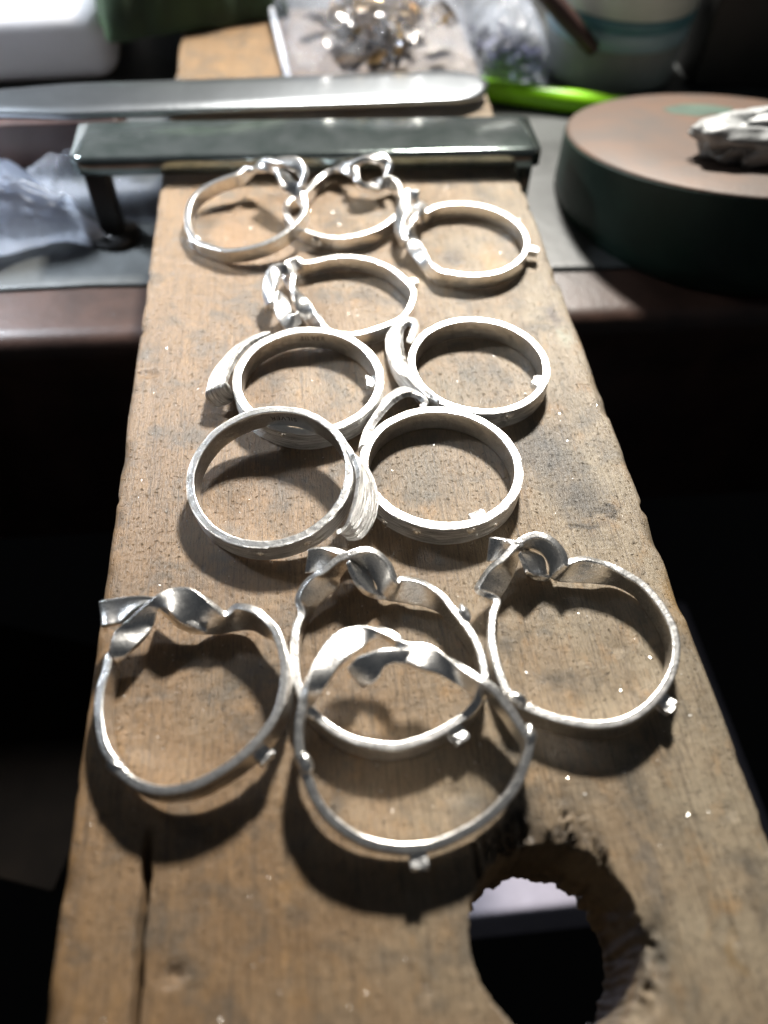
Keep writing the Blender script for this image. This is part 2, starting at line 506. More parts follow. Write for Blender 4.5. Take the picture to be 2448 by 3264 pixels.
# ------------------------------------------------------------------ bench pin
HOLE = (11.0, -49.5, 8.15)
PITS = [(-23.4, -49.1, 1.0, 0.7, 0.8), (3.7, -36.0, 1.5, 1.0, 0.35), (24.6, -21.5, 0.7, 0.9, 0.3), (18.4, -27.8, 0.6, 0.9, 0.3),
        (31, -40, 0.5, 0.6, 0.4), (-12.6, 11.5, 0.35, 0.35, 0.6), (-9.5, -57, 0.8, 0.5, 0.3), (-31.8, 28, 1.6, 0.6, 0.4),
        (14.5, -22, 0.18, 3.2, 0.25), (16.5, -27, 0.18, 2.6, 0.25), (-22.6, -24, 0.35, 3.5, 0.12), (-1.5, -52.5, 0.4, 0.4, 0.4), (27.0, -50.5, 0.7, 1.6, 0.2)]
def pin_height(x, y):
    z = 0.10 * noise.noise(Vector((x * 0.09, y * 0.04, 0))) + 0.05 * noise.noise(Vector((x * 0.5, y * 0.12, 3)))
    z -= 0.06
    # long split on the left that runs off the front end
    if y < -36.5:
        cx = -26.6 + 0.35 * noise.noise(Vector((0, y * 0.25, 8)))
        k = min(1.0, (-36.5 - y) / 4)
        d = abs(x - cx) / (0.5 + 0.22 * noise.noise(Vector((1, y * 0.7, 4))))
        if d < 1: z -= k * 2.6 * (1 - d * d)
        if 0 < x - cx < 2.2: z -= 0.18 * k * (1 - (x - cx) / 2.2)
    for px, py, rx, ry, dp in PITS:
        d = ((x - px) / rx) ** 2 + ((y - py) / ry) ** 2
        if d < 1: z -= dp * (1 - d) ** 0.5
    # torn fibres behind the hole
    dx, dy = x - HOLE[0], y - HOLE[1]
    r = math.hypot(dx, dy)
    if dy > 2 and -6.5 < dx < 6.5:
        g = r - HOLE[2]
        if g < 5.5:
            s = noise.noise(Vector((x * 2.0, y * 0.1, 6))) + 0.5 * noise.noise(Vector((x * 5.0, y * 0.3, 2))) + 0.35 * math.exp(-((dx + 1.6) / 2.6) ** 2)
            k = max(0.0, 1 - g / (1.2 + 5.0 * max(0.0, s)))
            z -= k * (0.2 + 3.2 * max(0.0, s))
    if dx > 3 and dy < 0 and 0 <= r - HOLE[2] < 1.8:
        z -= (1 - (r - HOLE[2]) / 1.8) * max(0, 0.5 + noise.noise(Vector((x * 1.1, y * 1.1, 9)))) * 1.3
    e = 34 - abs(x)
    chip = max(0.0, noise.noise(Vector((x * 0.05 + (5 if x > 0 else 0), y * 0.22, 1))) - 0.12)
    if e < 1.6: z -= (1 - e / 1.6) ** 2 * (0.35 + 1.6 * chip)
    return z

def bench_pin():
    x0, x1, y0, y1, st = -34.0, 34.0, -66.0, 160.0, 0.5
    ny = int((y1 - y0) / st)
    xs = [x0 + i * st for i in range(int((x1 - x0) / st) + 1)]
    xs = sorted(set(xs + [-28.5 + 0.125 * k for k in range(29)]))
    nx = len(xs) - 1
    V, F, idx = [], [], {}
    hx0, hx1, hy0, hy1 = -2.0, 24.0, -62.5, -36.5
    def inside(x, y): return hx0 + 0.1 < x < hx1 - 0.1 and hy0 + 0.1 < y < hy1 - 0.1
    for j in range(ny + 1):
        for i in range(nx + 1):
            x, y = xs[i], y0 + j * st
            if inside(x, y): continue
            xx = x
            if i in (0, nx):
                s = -1 if i == 0 else 1
                xx = x + s * (0.22 * noise.noise(Vector((s * 3, y * 0.12, 0))) - max(0, noise.noise(Vector((s * 9, y * 0.3, 0))) - 0.25) * 1.1)
            idx[(i, j)] = len(V)
            V.append((xx, y, pin_height(x, y)))
    for j in range(ny):
        for i in range(nx):
            xc, yc = (xs[i] + xs[i + 1]) / 2, y0 + (j + 0.5) * st
            if hx0 < xc < hx1 and hy0 < yc < hy1: continue
            F.append((idx[(i, j)], idx[(i + 1, j)], idx[(i + 1, j + 1)], idx[(i, j + 1)]))
    # annulus from the square patch to the hole
    i0, i1, j0, j1 = xs.index(hx0), xs.index(hx1), int((hy0 - y0) / st), int((hy1 - y0) / st)
    loop = [(i, j0) for i in range(i0, i1)] + [(i1, j) for j in range(j0, j1)] + [(i, j1) for i in range(i1, i0, -1)] + [(i0, j) for j in range(j1, j0, -1)]
    ring = [idx[k] for k in loop]
    base = [(V[a][0], V[a][1]) for a in ring]
    ang = [math.atan2(y - HOLE[1], x - HOLE[0]) for x, y in base]
    def rim(a, lvl):
        r = HOLE[2] + 0.22 * noise.noise(Vector((math.cos(a) * 3, math.sin(a) * 3, lvl * 0.3)))
        up = max(0, math.sin(a))
        x = math.cos(a) * 8
        r += up * 0.6 * max(0, noise.noise(Vector((x * 2.3, 0.5, 6 + lvl * 0.12))))
        r += 0.16 * noise.noise(Vector((math.cos(a) * 16, math.sin(a) * 16, lvl * 0.4)))
        return r
    prev = ring
    for k in range(1, 21):
        t = (k / 20) ** 0.8
        cur = []
        for (bx, by), a in zip(base, ang):
            r = rim(a, 0)
            hx, hy = HOLE[0] + r * math.cos(a), HOLE[1] + r * math.sin(a)
            x, y = bx + (hx - bx) * t, by + (hy - by) * t
            cur.append(len(V)); V.append((x, y, pin_height(x, y)))
        for q in range(len(ring)):
            F.append((prev[q], prev[(q + 1) % len(ring)], cur[(q + 1) % len(ring)], cur[q]))
        prev = cur
    for k in range(1, 12):
        cur = []
        for a in ang:
            z = -13.0 * k / 11
            r = rim(a, k) + 0.25 * noise.noise(Vector((math.cos(a) * 11, math.sin(a) * 11, z * 0.15))) - 0.03 * k
            if k == 11: r -= 0.7 * max(0, noise.noise(Vector((math.cos(a) * 9, math.sin(a) * 9, 40)))) + 0.15
            x, y = HOLE[0] + r * math.cos(a), HOLE[1] + r * math.sin(a)
            top = V[prev[len(cur)]][2] if k == 1 else 0
            cur.append(len(V)); V.append((x, y, min(z, top - 0.05) if k < 11 else z - 0.2 + 0.5 * noise.noise(Vector((x, y, 3)))))
        for q in range(len(ring)):
            F.append((prev[q], prev[(q + 1) % len(ring)], cur[(q + 1) % len(ring)], cur[q]))
        prev = cur
    # outer sides and underside
    edge = [(i, 0) for i in range(nx)] + [(nx, j) for j in range(ny)] + [(i, ny) for i in range(nx, 0, -1)] + [(0, j) for j in range(ny, 0, -1)]
    prev = [idx[k] for k in edge]
    top = [V[a] for a in prev]
    for k, z in enumerate((-0.9, -4, -9, -12.6, -13.0)):
        cur = []
        for (x, y, zz) in top:
            o = 0.12 * noise.noise(Vector((x * 0.3, y * 0.2, z)))
            s = 1 if x > 33 else (-1 if x < -33 else 0)
            cur.append(len(V)); V.append((x + s * (0.15 + o - (0.4 if k == 4 else 0)), y, min(z, zz - 0.2)))
        for q in range(len(edge)):
            F.append((cur[q], cur[(q + 1) % len(edge)], prev[(q + 1) % len(edge)], prev[q]))
        prev = cur
    o = mesh_ob('bench_pin', V, F, 'bench_pin_wood', origin=(0, 0, -13))
    tag(o, 'worn wooden bench pin board with a ragged round hole carrying all the rings', 'bench pin')
bench_pin()

# ------------------------------------------------------------------ rings (edge curves measured on the board, mm)
RIBBON = {
 'I': {
  'band': [(-24.44, -34.31, 4.04, -24.06, -34.31, 0.96), (-26.78, -33.57, 3.75, -26.4, -33.57, 0.67), (-28.43, -32.41, 3.55, -28.05, -32.41, 0.47), (-29.53, -31.11, 3.41, -29.16, -31.11, 0.33), (-30.79, -29.29, 3.26, -30.41, -29.29, 0.18), (-31.54, -27.15, 3.16, -31.17, -27.15, 0.18), (-31.95, -24.99, 3.12, -31.57, -24.99, 0.18), (-31.98, -22.8, 3.11, -31.61, -22.8, 0.18), (-31.66, -20.9, 3.15, -31.28, -20.9, 0.18), (-31.59, -19.55, 3.2, -31.08, -19.24, 1.2), (-31.45, -18.16, 3.2, -29.34, -18.79, 2.8), (-30.99, -16.38, 3.4, -27.74, -16.71, 2.6), (-29.75, -15.43, 4.0, -27.22, -15.27, 2.6), (-27.91, -13.93, 4.6, -26.85, -14.11, 3.4), (-26.55, -13.03, 4.6, -25.87, -14.54, 4.2), (-25.05, -12.26, 4.4, -25.01, -15.41, 4.3), (-23.27, -12.32, 4.6, -24.14, -16.05, 3.4), (-21.62, -13.43, 4.6, -22.94, -16.13, 2.0), (-20.19, -14.75, 4.2, -21.9, -15.94, 0.8), (-19.17, -15.37, 3.6, -20.48, -15.77, 0.4), (-18.0, -14.92, 4.4, -18.45, -15.71, 0.6), (-16.2, -15.74, 4.9, -16.7, -15.91, 1.0), (-14.83, -17.04, 5.1, -15.14, -17.17, 1.8), (-13.69, -18.81, 5.36, -13.31, -18.81, 2.28), (-13.07, -21.01, 5.43, -12.69, -21.01, 2.36), (-12.76, -22.88, 5.47, -12.38, -22.88, 2.39), (-12.9, -25.07, 5.45, -12.52, -25.07, 2.38), (-13.34, -27.15, 5.4, -12.97, -27.15, 2.32), (-14.3, -29.09, 5.28, -13.92, -29.09, 2.21), (-15.74, -30.78, 5.11, -15.36, -30.78, 2.03), (-17.53, -32.24, 4.89, -17.15, -32.24, 1.81), (-19.79, -33.47, 4.61, -19.42, -33.47, 1.53), (-21.92, -34.2, 4.35, -21.54, -34.2, 1.27)],
  'tail': [(-33.02, -13.04, 4.0, -32.42, -16.15, 3.8), (-32.26, -12.94, 4.1, -31.68, -16.02, 3.9), (-30.95, -12.89, 4.2, -30.47, -15.7, 3.8), (-29.33, -12.9, 4.4, -29.14, -14.68, 4.2), (-27.72, -13.04, 4.5, -27.48, -13.79, 4.3), (-25.96, -13.44, 4.5, -25.68, -14.3, 4.2)],
  'curl': [(-26.73, -13.62, 4.2, -26.97, -12.96, 1.47), (-25.68, -14.57, 4.09, -25.78, -14.08, 1.47), (-24.23, -15.48, 3.87, -24.56, -15.28, 1.3), (-22.76, -16.08, 3.1, -23.11, -15.86, 1.06), (-21.39, -16.7, 2.5, -21.81, -16.05, 0.87)],
 },
 'J': {
  'band': [(-11.8, -21.32, 3.2, -11.8, -21.32, 0.18), (-11.73, -18.95, 3.2, -11.73, -18.95, 0.18), (-11.43, -17.18, 3.2, -11.43, -17.18, 0.18), (-10.9, -15.72, 3.2, -10.9, -15.72, 0.18), (-11.33, -14.14, 3.34, -9.52, -13.85, 0.81), (-10.86, -12.87, 3.63, -7.99, -12.46, 1.03), (-9.81, -11.73, 4.06, -6.76, -11.4, 1.27), (-8.34, -11.23, 4.5, -6.44, -10.07, 1.44), (-6.44, -9.98, 4.93, -5.5, -9.0, 1.55), (-5.2, -9.56, 5.04, -4.36, -8.5, 1.59), (-3.62, -8.96, 5.0, -3.07, -9.21, 1.57), (-2.09, -9.12, 4.78, -2.31, -10.51, 1.46), (-0.66, -10.43, 4.28, -1.84, -11.88, 1.4), (-0.07, -12.29, 3.85, -1.65, -12.71, 1.09), (0.24, -12.58, 3.56, -0.98, -13.19, 0.75), (0.78, -12.3, 3.52, 0.09, -13.39, 0.55), (2.23, -12.47, 3.42, 1.88, -14.07, 0.78), (3.81, -13.36, 3.34, 3.63, -14.52, 0.61), (5.14, -14.84, 3.27, 5.18, -15.26, 0.38), (5.92, -16.26, 3.2, 5.92, -16.26, 0.18), (6.73, -17.86, 3.2, 6.73, -17.86, 0.18), (7.56, -19.59, 3.2, 7.56, -19.59, 0.18), (8.13, -21.43, 3.2, 8.13, -21.43, 0.18), (8.32, -23.66, 3.2, 8.32, -23.66, 0.18), (8.16, -25.34, 3.2, 8.16, -25.34, 0.18), (7.45, -26.93, 3.2, 7.45, -26.93, 0.18), (6.12, -28.57, 3.2, 6.12, -28.57, 0.18), (4.19, -29.82, 3.2, 4.19, -29.82, 0.18), (1.57, -30.99, 3.2, 1.57, -30.99, 0.18), (-0.79, -31.57, 3.2, -0.79, -31.57, 0.18), (-2.8, -31.63, 3.2, -2.8, -31.63, 0.18), (-5.93, -30.81, 3.2, -5.93, -30.81, 0.18), (-7.98, -29.59, 3.2, -7.98, -29.59, 0.18), (-9.38, -28.28, 3.2, -9.38, -28.28, 0.18), (-10.47, -26.83, 3.2, -10.47, -26.83, 0.18), (-11.3, -25.16, 3.2, -11.3, -25.16, 0.18), (-11.72, -23.33, 3.2, -11.72, -23.33, 0.18)],
  'tail': [(-9.8, -8.18, 4.57, -10.33, -10.19, 2.71), (-9.02, -8.07, 4.71, -9.66, -10.15, 2.71), (-8.02, -8.17, 4.82, -8.65, -9.87, 2.58), (-6.67, -8.78, 4.93, -6.97, -8.97, 2.84), (-5.07, -9.92, 5.0, -5.19, -9.2, 2.97)],
  'curl': [(-5.33, -10.34, 4.71, -4.22, -8.75, 1.59), (-4.9, -11.68, 4.06, -3.35, -9.76, 1.44), (-4.38, -12.79, 3.49, -2.6, -11.11, 1.29), (-3.59, -13.39, 2.63, -2.14, -12.18, 1.03), (-2.43, -13.41, 1.68, -1.7, -12.53, 0.81), (-1.03, -13.48, 1.3, -1.24, -12.59, 0.69)],
 },
 'K': {
  'band': [(11.31, -15.67, 3.01, 11.42, -15.67, 0.18), (10.63, -17.25, 2.98, 10.74, -17.25, 0.18), (10.02, -19.5, 2.96, 10.13, -19.5, 0.18), (9.78, -21.55, 2.95, 9.89, -21.55, 0.18), (9.82, -23.24, 2.96, 9.93, -23.24, 0.18), (10.01, -25.22, 2.96, 10.12, -25.22, 0.18), (10.38, -26.78, 2.97, 10.49, -26.78, 0.18), (11.17, -28.03, 3.0, 11.28, -28.03, 0.18), (12.46, -28.93, 3.05, 12.57, -28.93, 0.18), (14.02, -29.89, 3.1, 14.12, -29.89, 0.18), (16.43, -30.81, 3.19, 16.54, -30.81, 0.18), (18.79, -31.32, 3.27, 18.9, -31.32, 0.18), (21.46, -31.22, 3.36, 21.57, -31.22, 0.26), (23.96, -30.26, 3.45, 24.07, -30.26, 0.35), (26.27, -28.63, 3.53, 26.38, -28.63, 0.43), (28.15, -26.59, 3.6, 28.26, -26.59, 0.5), (29.42, -24.41, 3.64, 29.53, -24.41, 0.54), (30.1, -21.91, 3.66, 30.21, -21.91, 0.56), (29.98, -19.6, 3.66, 30.09, -19.6, 0.56), (29.35, -17.25, 3.64, 29.46, -17.25, 0.54), (28.31, -15.28, 3.63, 28.9, -15.34, 0.5), (27.1, -14.03, 3.63, 27.67, -13.98, 0.52), (25.61, -12.75, 3.64, 26.32, -13.25, 0.53), (24.16, -11.86, 3.66, 24.06, -13.05, 0.76), (22.45, -11.27, 3.67, 21.88, -12.76, 0.83), (20.58, -11.65, 3.64, 19.7, -12.27, 0.72), (20.28, -11.98, 3.86, 19.0, -11.97, 1.11), (20.01, -10.59, 4.33, 19.09, -10.64, 1.36), (18.84, -9.09, 4.77, 18.91, -9.41, 1.52), (17.43, -8.43, 4.92, 18.07, -8.42, 1.6), (15.84, -8.74, 4.9, 16.87, -7.95, 1.58), (14.36, -9.58, 4.68, 15.68, -8.67, 1.51), (12.55, -11.09, 4.21, 14.68, -10.29, 1.38), (11.26, -11.67, 3.75, 13.99, -11.74, 1.23), (10.01, -12.96, 3.37, 13.09, -13.05, 0.93), (9.22, -14.42, 3.07, 12.37, -13.93, 0.73)],
  'tail': [(11.69, -8.0, 4.31, 11.19, -10.22, 2.55), (12.42, -8.1, 4.44, 11.78, -10.23, 2.56), (13.41, -8.52, 4.58, 12.89, -9.78, 2.5), (14.39, -9.4, 4.71, 14.53, -9.06, 2.74), (15.37, -9.45, 4.82, 15.83, -8.93, 2.84)],
  'curl': [(14.69, -10.62, 4.42, 16.68, -8.43, 1.56), (15.11, -11.53, 3.82, 18.28, -9.59, 1.42), (15.46, -12.62, 3.36, 18.31, -11.12, 1.27), (16.43, -12.79, 2.43, 18.46, -11.85, 0.99), (18.39, -12.57, 1.35, 19.35, -11.88, 0.77)],
 },
 'L': {
  'band': [(-3.21, -41.37, 3.78, -3.21, -40.91, 0.71), (-6.1, -40.48, 3.91, -6.1, -40.02, 0.85), (-8.51, -38.76, 4.17, -8.51, -38.3, 1.1), (-10.04, -36.8, 4.46, -10.04, -36.34, 1.4), (-10.96, -34.42, 4.82, -10.96, -33.96, 1.75), (-11.42, -33.06, 5.02, -11.42, -32.6, 1.96), (-11.59, -31.69, 5.23, -11.59, -31.23, 2.16), (-11.52, -29.55, 5.55, -11.52, -29.1, 2.48), (-11.08, -27.86, 5.8, -11.08, -27.4, 2.73), (-10.87, -26.39, 5.9, -9.8, -26.08, 4.0), (-10.22, -24.02, 5.6, -8.32, -25.24, 5.2), (-8.6, -21.1, 5.2, -6.97, -23.57, 5.6), (-6.97, -19.55, 5.0, -5.63, -22.39, 5.5), (-5.39, -19.12, 5.0, -4.56, -21.76, 5.2), (-3.66, -19.21, 5.2, -3.68, -20.54, 4.6), (-2.18, -19.91, 5.6, -2.35, -20.17, 4.6), (-0.84, -21.03, 5.8, -0.97, -21.15, 4.6), (0.37, -21.78, 5.6, -0.75, -23.45, 5.4), (2.24, -21.99, 5.4, 1.33, -24.91, 5.6), (3.76, -23.23, 5.6, 3.54, -25.36, 4.6), (5.5, -25.0, 5.9, 5.73, -26.17, 3.6), (6.99, -26.48, 6.0, 7.34, -27.21, 3.0), (8.38, -27.67, 5.83, 8.38, -27.21, 2.76), (9.61, -29.72, 5.52, 9.61, -29.26, 2.46), (10.43, -31.53, 5.25, 10.43, -31.07, 2.18), (11.05, -32.98, 5.03, 11.05, -32.52, 1.97), (10.39, -34.76, 4.77, 10.39, -34.3, 1.7), (9.05, -36.87, 4.45, 9.05, -36.41, 1.39), (7.01, -38.71, 4.18, 7.01, -38.25, 1.11), (4.47, -40.18, 3.96, 4.47, -39.72, 0.89), (1.29, -41.27, 3.8, 1.29, -40.81, 0.73), (-0.99, -41.54, 3.75, -0.99, -41.08, 0.69)],
  'tail': [(0.28, -22.53, 5.6, -0.22, -24.04, 5.2), (-1.26, -22.42, 6.2, -1.57, -23.94, 5.6), (-2.79, -22.49, 6.4, -2.53, -24.31, 5.6), (-3.98, -22.75, 6.2, -3.0, -24.99, 5.2), (-5.16, -22.81, 5.6, -3.69, -25.36, 4.4), (-6.21, -23.33, 4.6, -4.58, -25.16, 3.2)],
 },
 'A': {
  'band': [(-7.65, 61.84, 5.3, -7.31, 62.07, 2.84), (-9.06, 58.63, 4.81, -8.72, 58.86, 2.34), (-11.69, 55.79, 4.18, -11.35, 56.02, 1.72), (-15.5, 54.04, 3.5, -15.16, 54.27, 1.03), (-20.53, 53.89, 2.79, -20.19, 54.12, 0.33), (-24.36, 56.07, 2.47, -24.02, 56.3, 0.18), (-26.2, 57.82, 2.39, -25.86, 58.05, 0.18), (-27.38, 60.6, 2.48, -27.04, 60.84, 0.18), (-27.92, 63.89, 2.72, -27.58, 64.12, 0.25), (-27.63, 67.47, 3.09, -27.3, 67.7, 0.63), (-26.6, 69.92, 3.46, -26.26, 70.15, 1.0), (-24.76, 71.8, 3.89, -24.42, 72.03, 1.43), (-22.08, 73.15, 4.39, -21.74, 73.38, 1.92), (-19.37, 73.9, 4.83, -19.03, 74.13, 2.36), (-18.18, 75.32, 4.83, -17.04, 76.24, 2.92), (-15.97, 74.28, 4.98, -15.23, 76.67, 4.89), (-13.47, 74.02, 4.82, -13.23, 75.02, 7.1), (-10.69, 71.77, 5.39, -12.3, 70.91, 7.25), (-9.08, 68.64, 5.9, -11.25, 67.27, 5.47), (-7.86, 67.04, 6.12, -8.94, 66.67, 3.9)],
  'tail': [(-14.73, 73.03, 7.34, -13.45, 73.98, 6.12), (-12.23, 70.8, 7.93, -11.02, 72.64, 7.89), (-9.45, 69.24, 7.77, -8.06, 70.81, 8.93), (-7.81, 68.7, 6.49, -6.8, 67.84, 8.25), (-7.31, 66.72, 5.13, -8.12, 65.76, 6.69)],
 },
 'B': {
  'band': [(9.4, 64.92, 2.89, 9.44, 64.97, 0.4), (6.54, 60.58, 2.77, 6.58, 60.63, 0.27), (2.36, 57.82, 2.65, 2.41, 57.87, 0.18), (-2.86, 56.94, 2.54, -2.82, 56.99, 0.18), (-7.39, 59.04, 2.5, -7.35, 59.08, 0.18), (-9.76, 61.88, 2.51, -9.71, 61.92, 0.18), (-10.91, 64.91, 2.54, -10.87, 64.95, 0.18), (-10.65, 67.9, 2.6, -10.61, 67.95, 0.18), (-9.39, 69.7, 2.65, -9.35, 69.74, 0.18), (-7.47, 70.75, 2.7, -7.42, 70.79, 0.2), (-5.29, 74.97, 2.45, -5.02, 75.29, 0.18), (-2.53, 77.43, 2.84, -2.92, 79.03, 1.09), (-0.72, 77.15, 2.78, 0.39, 79.34, 3.24), (1.53, 75.28, 2.57, 2.24, 75.73, 5.03), (3.28, 72.73, 2.25, 2.14, 71.04, 4.45), (4.71, 73.14, 3.03, 5.7, 70.79, 2.56), (8.11, 74.99, 3.09, 7.81, 73.72, 1.08), (9.9, 72.75, 2.7, 9.43, 73.21, 0.28)],
  'tail': [(0.77, 75.33, 5.12, 1.4, 76.41, 3.56), (3.63, 75.12, 6.1, 4.11, 77.01, 5.09), (6.1, 74.32, 5.79, 7.02, 76.48, 6.26), (7.03, 74.71, 4.58, 8.71, 74.17, 5.89), (7.73, 73.41, 2.87, 7.49, 72.06, 4.33)],
 },
 'C': {
  'band': [(13.26, 63.67, 2.75, 13.26, 63.67, 0.25), (15.74, 65.14, 2.75, 15.74, 65.14, 0.25), (18.52, 65.84, 2.75, 18.52, 65.84, 0.25), (21.39, 65.74, 2.75, 21.39, 65.74, 0.25), (24.12, 64.84, 2.75, 24.12, 64.84, 0.25), (26.49, 63.2, 2.75, 26.49, 63.2, 0.25), (28.33, 60.96, 2.75, 28.33, 60.96, 0.25), (29.5, 58.29, 2.75, 29.5, 58.29, 0.25), (29.9, 55.4, 2.75, 29.9, 55.4, 0.25), (29.5, 52.51, 2.75, 29.5, 52.51, 0.25), (28.33, 49.84, 2.75, 28.33, 49.84, 0.25), (26.49, 47.6, 2.75, 26.49, 47.6, 0.25), (24.12, 45.96, 2.75, 24.12, 45.96, 0.25), (21.39, 45.06, 2.75, 21.39, 45.06, 0.25), (18.52, 44.96, 2.75, 18.52, 44.96, 0.25), (15.74, 45.66, 2.75, 15.74, 45.66, 0.25), (13.26, 47.13, 2.75, 13.26, 47.13, 0.25), (11.8, 53.37, 2.52, 9.24, 53.28, 2.08), (10.97, 56.83, 1.84, 9.59, 56.69, 4.16), (10.56, 61.1, 2.27, 12.23, 60.63, 4.33), (12.05, 66.19, 3.14, 14.31, 65.26, 2.26)],
  'tail': [(12.63, 66.15, 5.18, 12.57, 65.41, 3.32), (10.19, 67.26, 4.5, 11.69, 66.07, 3.4), (8.27, 62.53, 3.54, 10.54, 61.87, 3.96), (7.68, 57.57, 2.52, 9.07, 57.22, 4.18), (8.88, 54.5, 1.49, 8.97, 53.97, 3.41)],
 },
 'D': {
  'band': [(-8.03, 49.94, 2.75, -8.03, 49.94, 0.25), (-2.61, 51.22, 2.75, -2.61, 51.22, 0.25), (2.12, 50.25, 2.75, 2.12, 50.25, 0.25), (6.0, 47.16, 2.75, 6.0, 47.16, 0.25), (8.45, 42.72, 2.75, 8.45, 42.72, 0.25), (8.41, 39.5, 2.75, 8.41, 39.5, 0.25), (6.28, 35.2, 2.75, 6.28, 35.2, 0.25), (2.28, 32.89, 2.75, 2.28, 32.89, 0.25), (-1.66, 31.68, 2.75, -1.66, 31.68, 0.25), (-5.13, 32.86, 2.75, -5.13, 32.86, 0.25), (-6.64, 36.84, 2.46, -7.75, 36.9, 0.34), (-7.53, 39.02, 2.61, -9.73, 38.14, 1.79), (-8.87, 41.83, 2.02, -10.36, 40.99, 3.98), (-11.14, 44.4, 2.17, -9.86, 44.63, 4.43), (-11.84, 48.2, 3.12, -9.34, 47.65, 2.68), (-9.43, 51.1, 2.91, -9.37, 50.18, 0.69)],
  'tail': [(-10.97, 46.38, 5.22, -10.67, 45.42, 3.48), (-13.71, 46.09, 4.64, -11.97, 44.81, 3.86), (-14.87, 42.51, 3.35, -12.67, 41.99, 4.15), (-14.39, 38.9, 1.92, -13.4, 38.4, 3.58)],
  'curl': [(-12.7, 40.79, 4.19, -11.29, 40.94, 2.51), (-13.21, 37.03, 3.27, -10.69, 37.51, 2.83), (-11.44, 33.78, 2.12, -10.42, 35.81, 3.38), (-9.37, 36.14, 1.43, -9.69, 36.83, 3.27)],
 },
}
BARK = {
 'E': {'c': [-8.6, 21.9, 3.4], 'tilt': (1.5, 0), 'r_out': 10.62, 'r_in': 9.4, 'h': 3.15, 'strip': [(-13.74, 31.26, 3.75, -15.41, 31.72, 2.46), (-16.81, 28.93, 3.78, -18.75, 30.27, 2.12), (-18.76, 25.78, 3.8, -21.01, 27.17, 1.94), (-19.64, 23.17, 3.73, -22.42, 24.19, 1.96), (-19.95, 21.42, 3.89, -22.64, 21.06, 2.78), (-19.68, 20.86, 3.77, -23.01, 20.34, 2.56), (-19.51, 21.03, 2.98, -22.74, 19.93, 1.85), (-19.43, 21.06, 2.18, -21.83, 19.54, 1.14), (-19.24, 21.11, 1.48, -20.43, 20.21, 0.75)], 'nod': [(-112.1, -0.01), (-51.3, -0.58)], 'stub': [0.41, 21.76, 2.0]},
 'F': {'c': [16.05, 23.45, 3.3], 'tilt': (0, 0), 'r_out': 10.3, 'r_in': 9.25, 'h': 3.15, 'strip': [(9.09, 15.92, 3.35, 10.37, 17.23, 1.1), (7.32, 18.33, 3.4, 7.42, 19.15, 0.9), (5.91, 21.29, 3.45, 4.7, 22.13, 0.8), (5.32, 24.2, 3.45, 3.69, 26.72, 0.8), (5.26, 27.85, 3.45, 3.6, 31.34, 0.8), (5.6, 30.83, 3.4, 4.35, 34.93, 0.8), (6.55, 32.49, 3.4, 6.11, 36.43, 1.0), (7.41, 32.06, 3.35, 8.15, 35.56, 1.3), (6.97, 30.01, 3.3, 7.94, 33.11, 1.5), (6.24, 28.52, 3.3, 7.02, 31.15, 1.5)], 'nod': [(-74.5, -1.03), (-33.8, -2.31)], 'stub': [23.74, 19.88, 2.3]},
 'G': {'c': [-14.1, 3.5, 4.85], 'tilt': (7.0, -5.5), 'r_out': 10.5, 'r_in': 9.45, 'h': 3.15, 'strip': [(-4.39, 6.45, 6.3, -4.28, 7.18, 4.22), (-3.65, 4.04, 6.33, -2.2, 4.44, 4.09), (-3.22, 1.58, 6.27, -1.33, 1.87, 3.96), (-3.57, -0.91, 6.03, -1.04, -0.83, 3.85), (-4.28, -3.26, 5.47, -1.54, -3.26, 3.61), (-5.04, -5.0, 4.98, -2.33, -4.9, 3.33), (-5.72, -5.69, 4.52, -3.45, -5.92, 3.09), (-6.36, -5.6, 4.07, -5.04, -5.88, 2.95)], 'nod': [(-99.6, -1.64), (-67.4, -1.49), (-10.3, -11.68)]},
 'H': {'c': [7.85, 4.7, 3.3], 'tilt': (-1.0, 0.5), 'r_out': 10.62, 'r_in': 9.4, 'h': 3.15, 'strip': [(-1.83, 8.48, 3.37, -2.27, 9.02, 1.31), (-0.65, 11.5, 3.41, -1.1, 12.83, 1.04), (0.84, 13.9, 3.45, 0.2, 15.73, 0.87), (2.89, 16.34, 3.44, 1.74, 18.86, 0.71), (4.85, 17.59, 3.4, 4.05, 21.12, 0.65), (6.37, 17.07, 3.3, 6.03, 21.0, 0.73), (7.04, 16.09, 3.21, 7.65, 19.49, 0.84), (6.58, 15.24, 3.13, 7.72, 18.08, 1.07)], 'nod': [(-139.6, -2.76), (-114.6, -1.37), (-77.9, -0.8), (-57.0, -1.81)], 'stub': [10.6, -1.9, 2.3]},
}
STUB = {'I': [-15.18, -31.48, 2.9], 'J': [4.58, -30.83, 1.9], 'K': [27.19, -29.34, 1.9], 'L': [-1.02, -42.32, 2.6], 'A': [-26.81, 58.56, 1.2], 'B': [-5.95, 57.75, 1.4], 'C': [31.03, 52.15, 1.6], 'D': [9.2, 44.7, 1.6]}
BUMP = {'I': [[-29.39, -31.27, 2.9]], 'J': [[-10.3, -27.25, 2.8], [7.26, -17.16, 2.8]], 'K': [[11.11, -27.67, 2.9]], 'L': [[11.19, -32.34, 4.6], [-11.09, -33.16, 4.8]]}

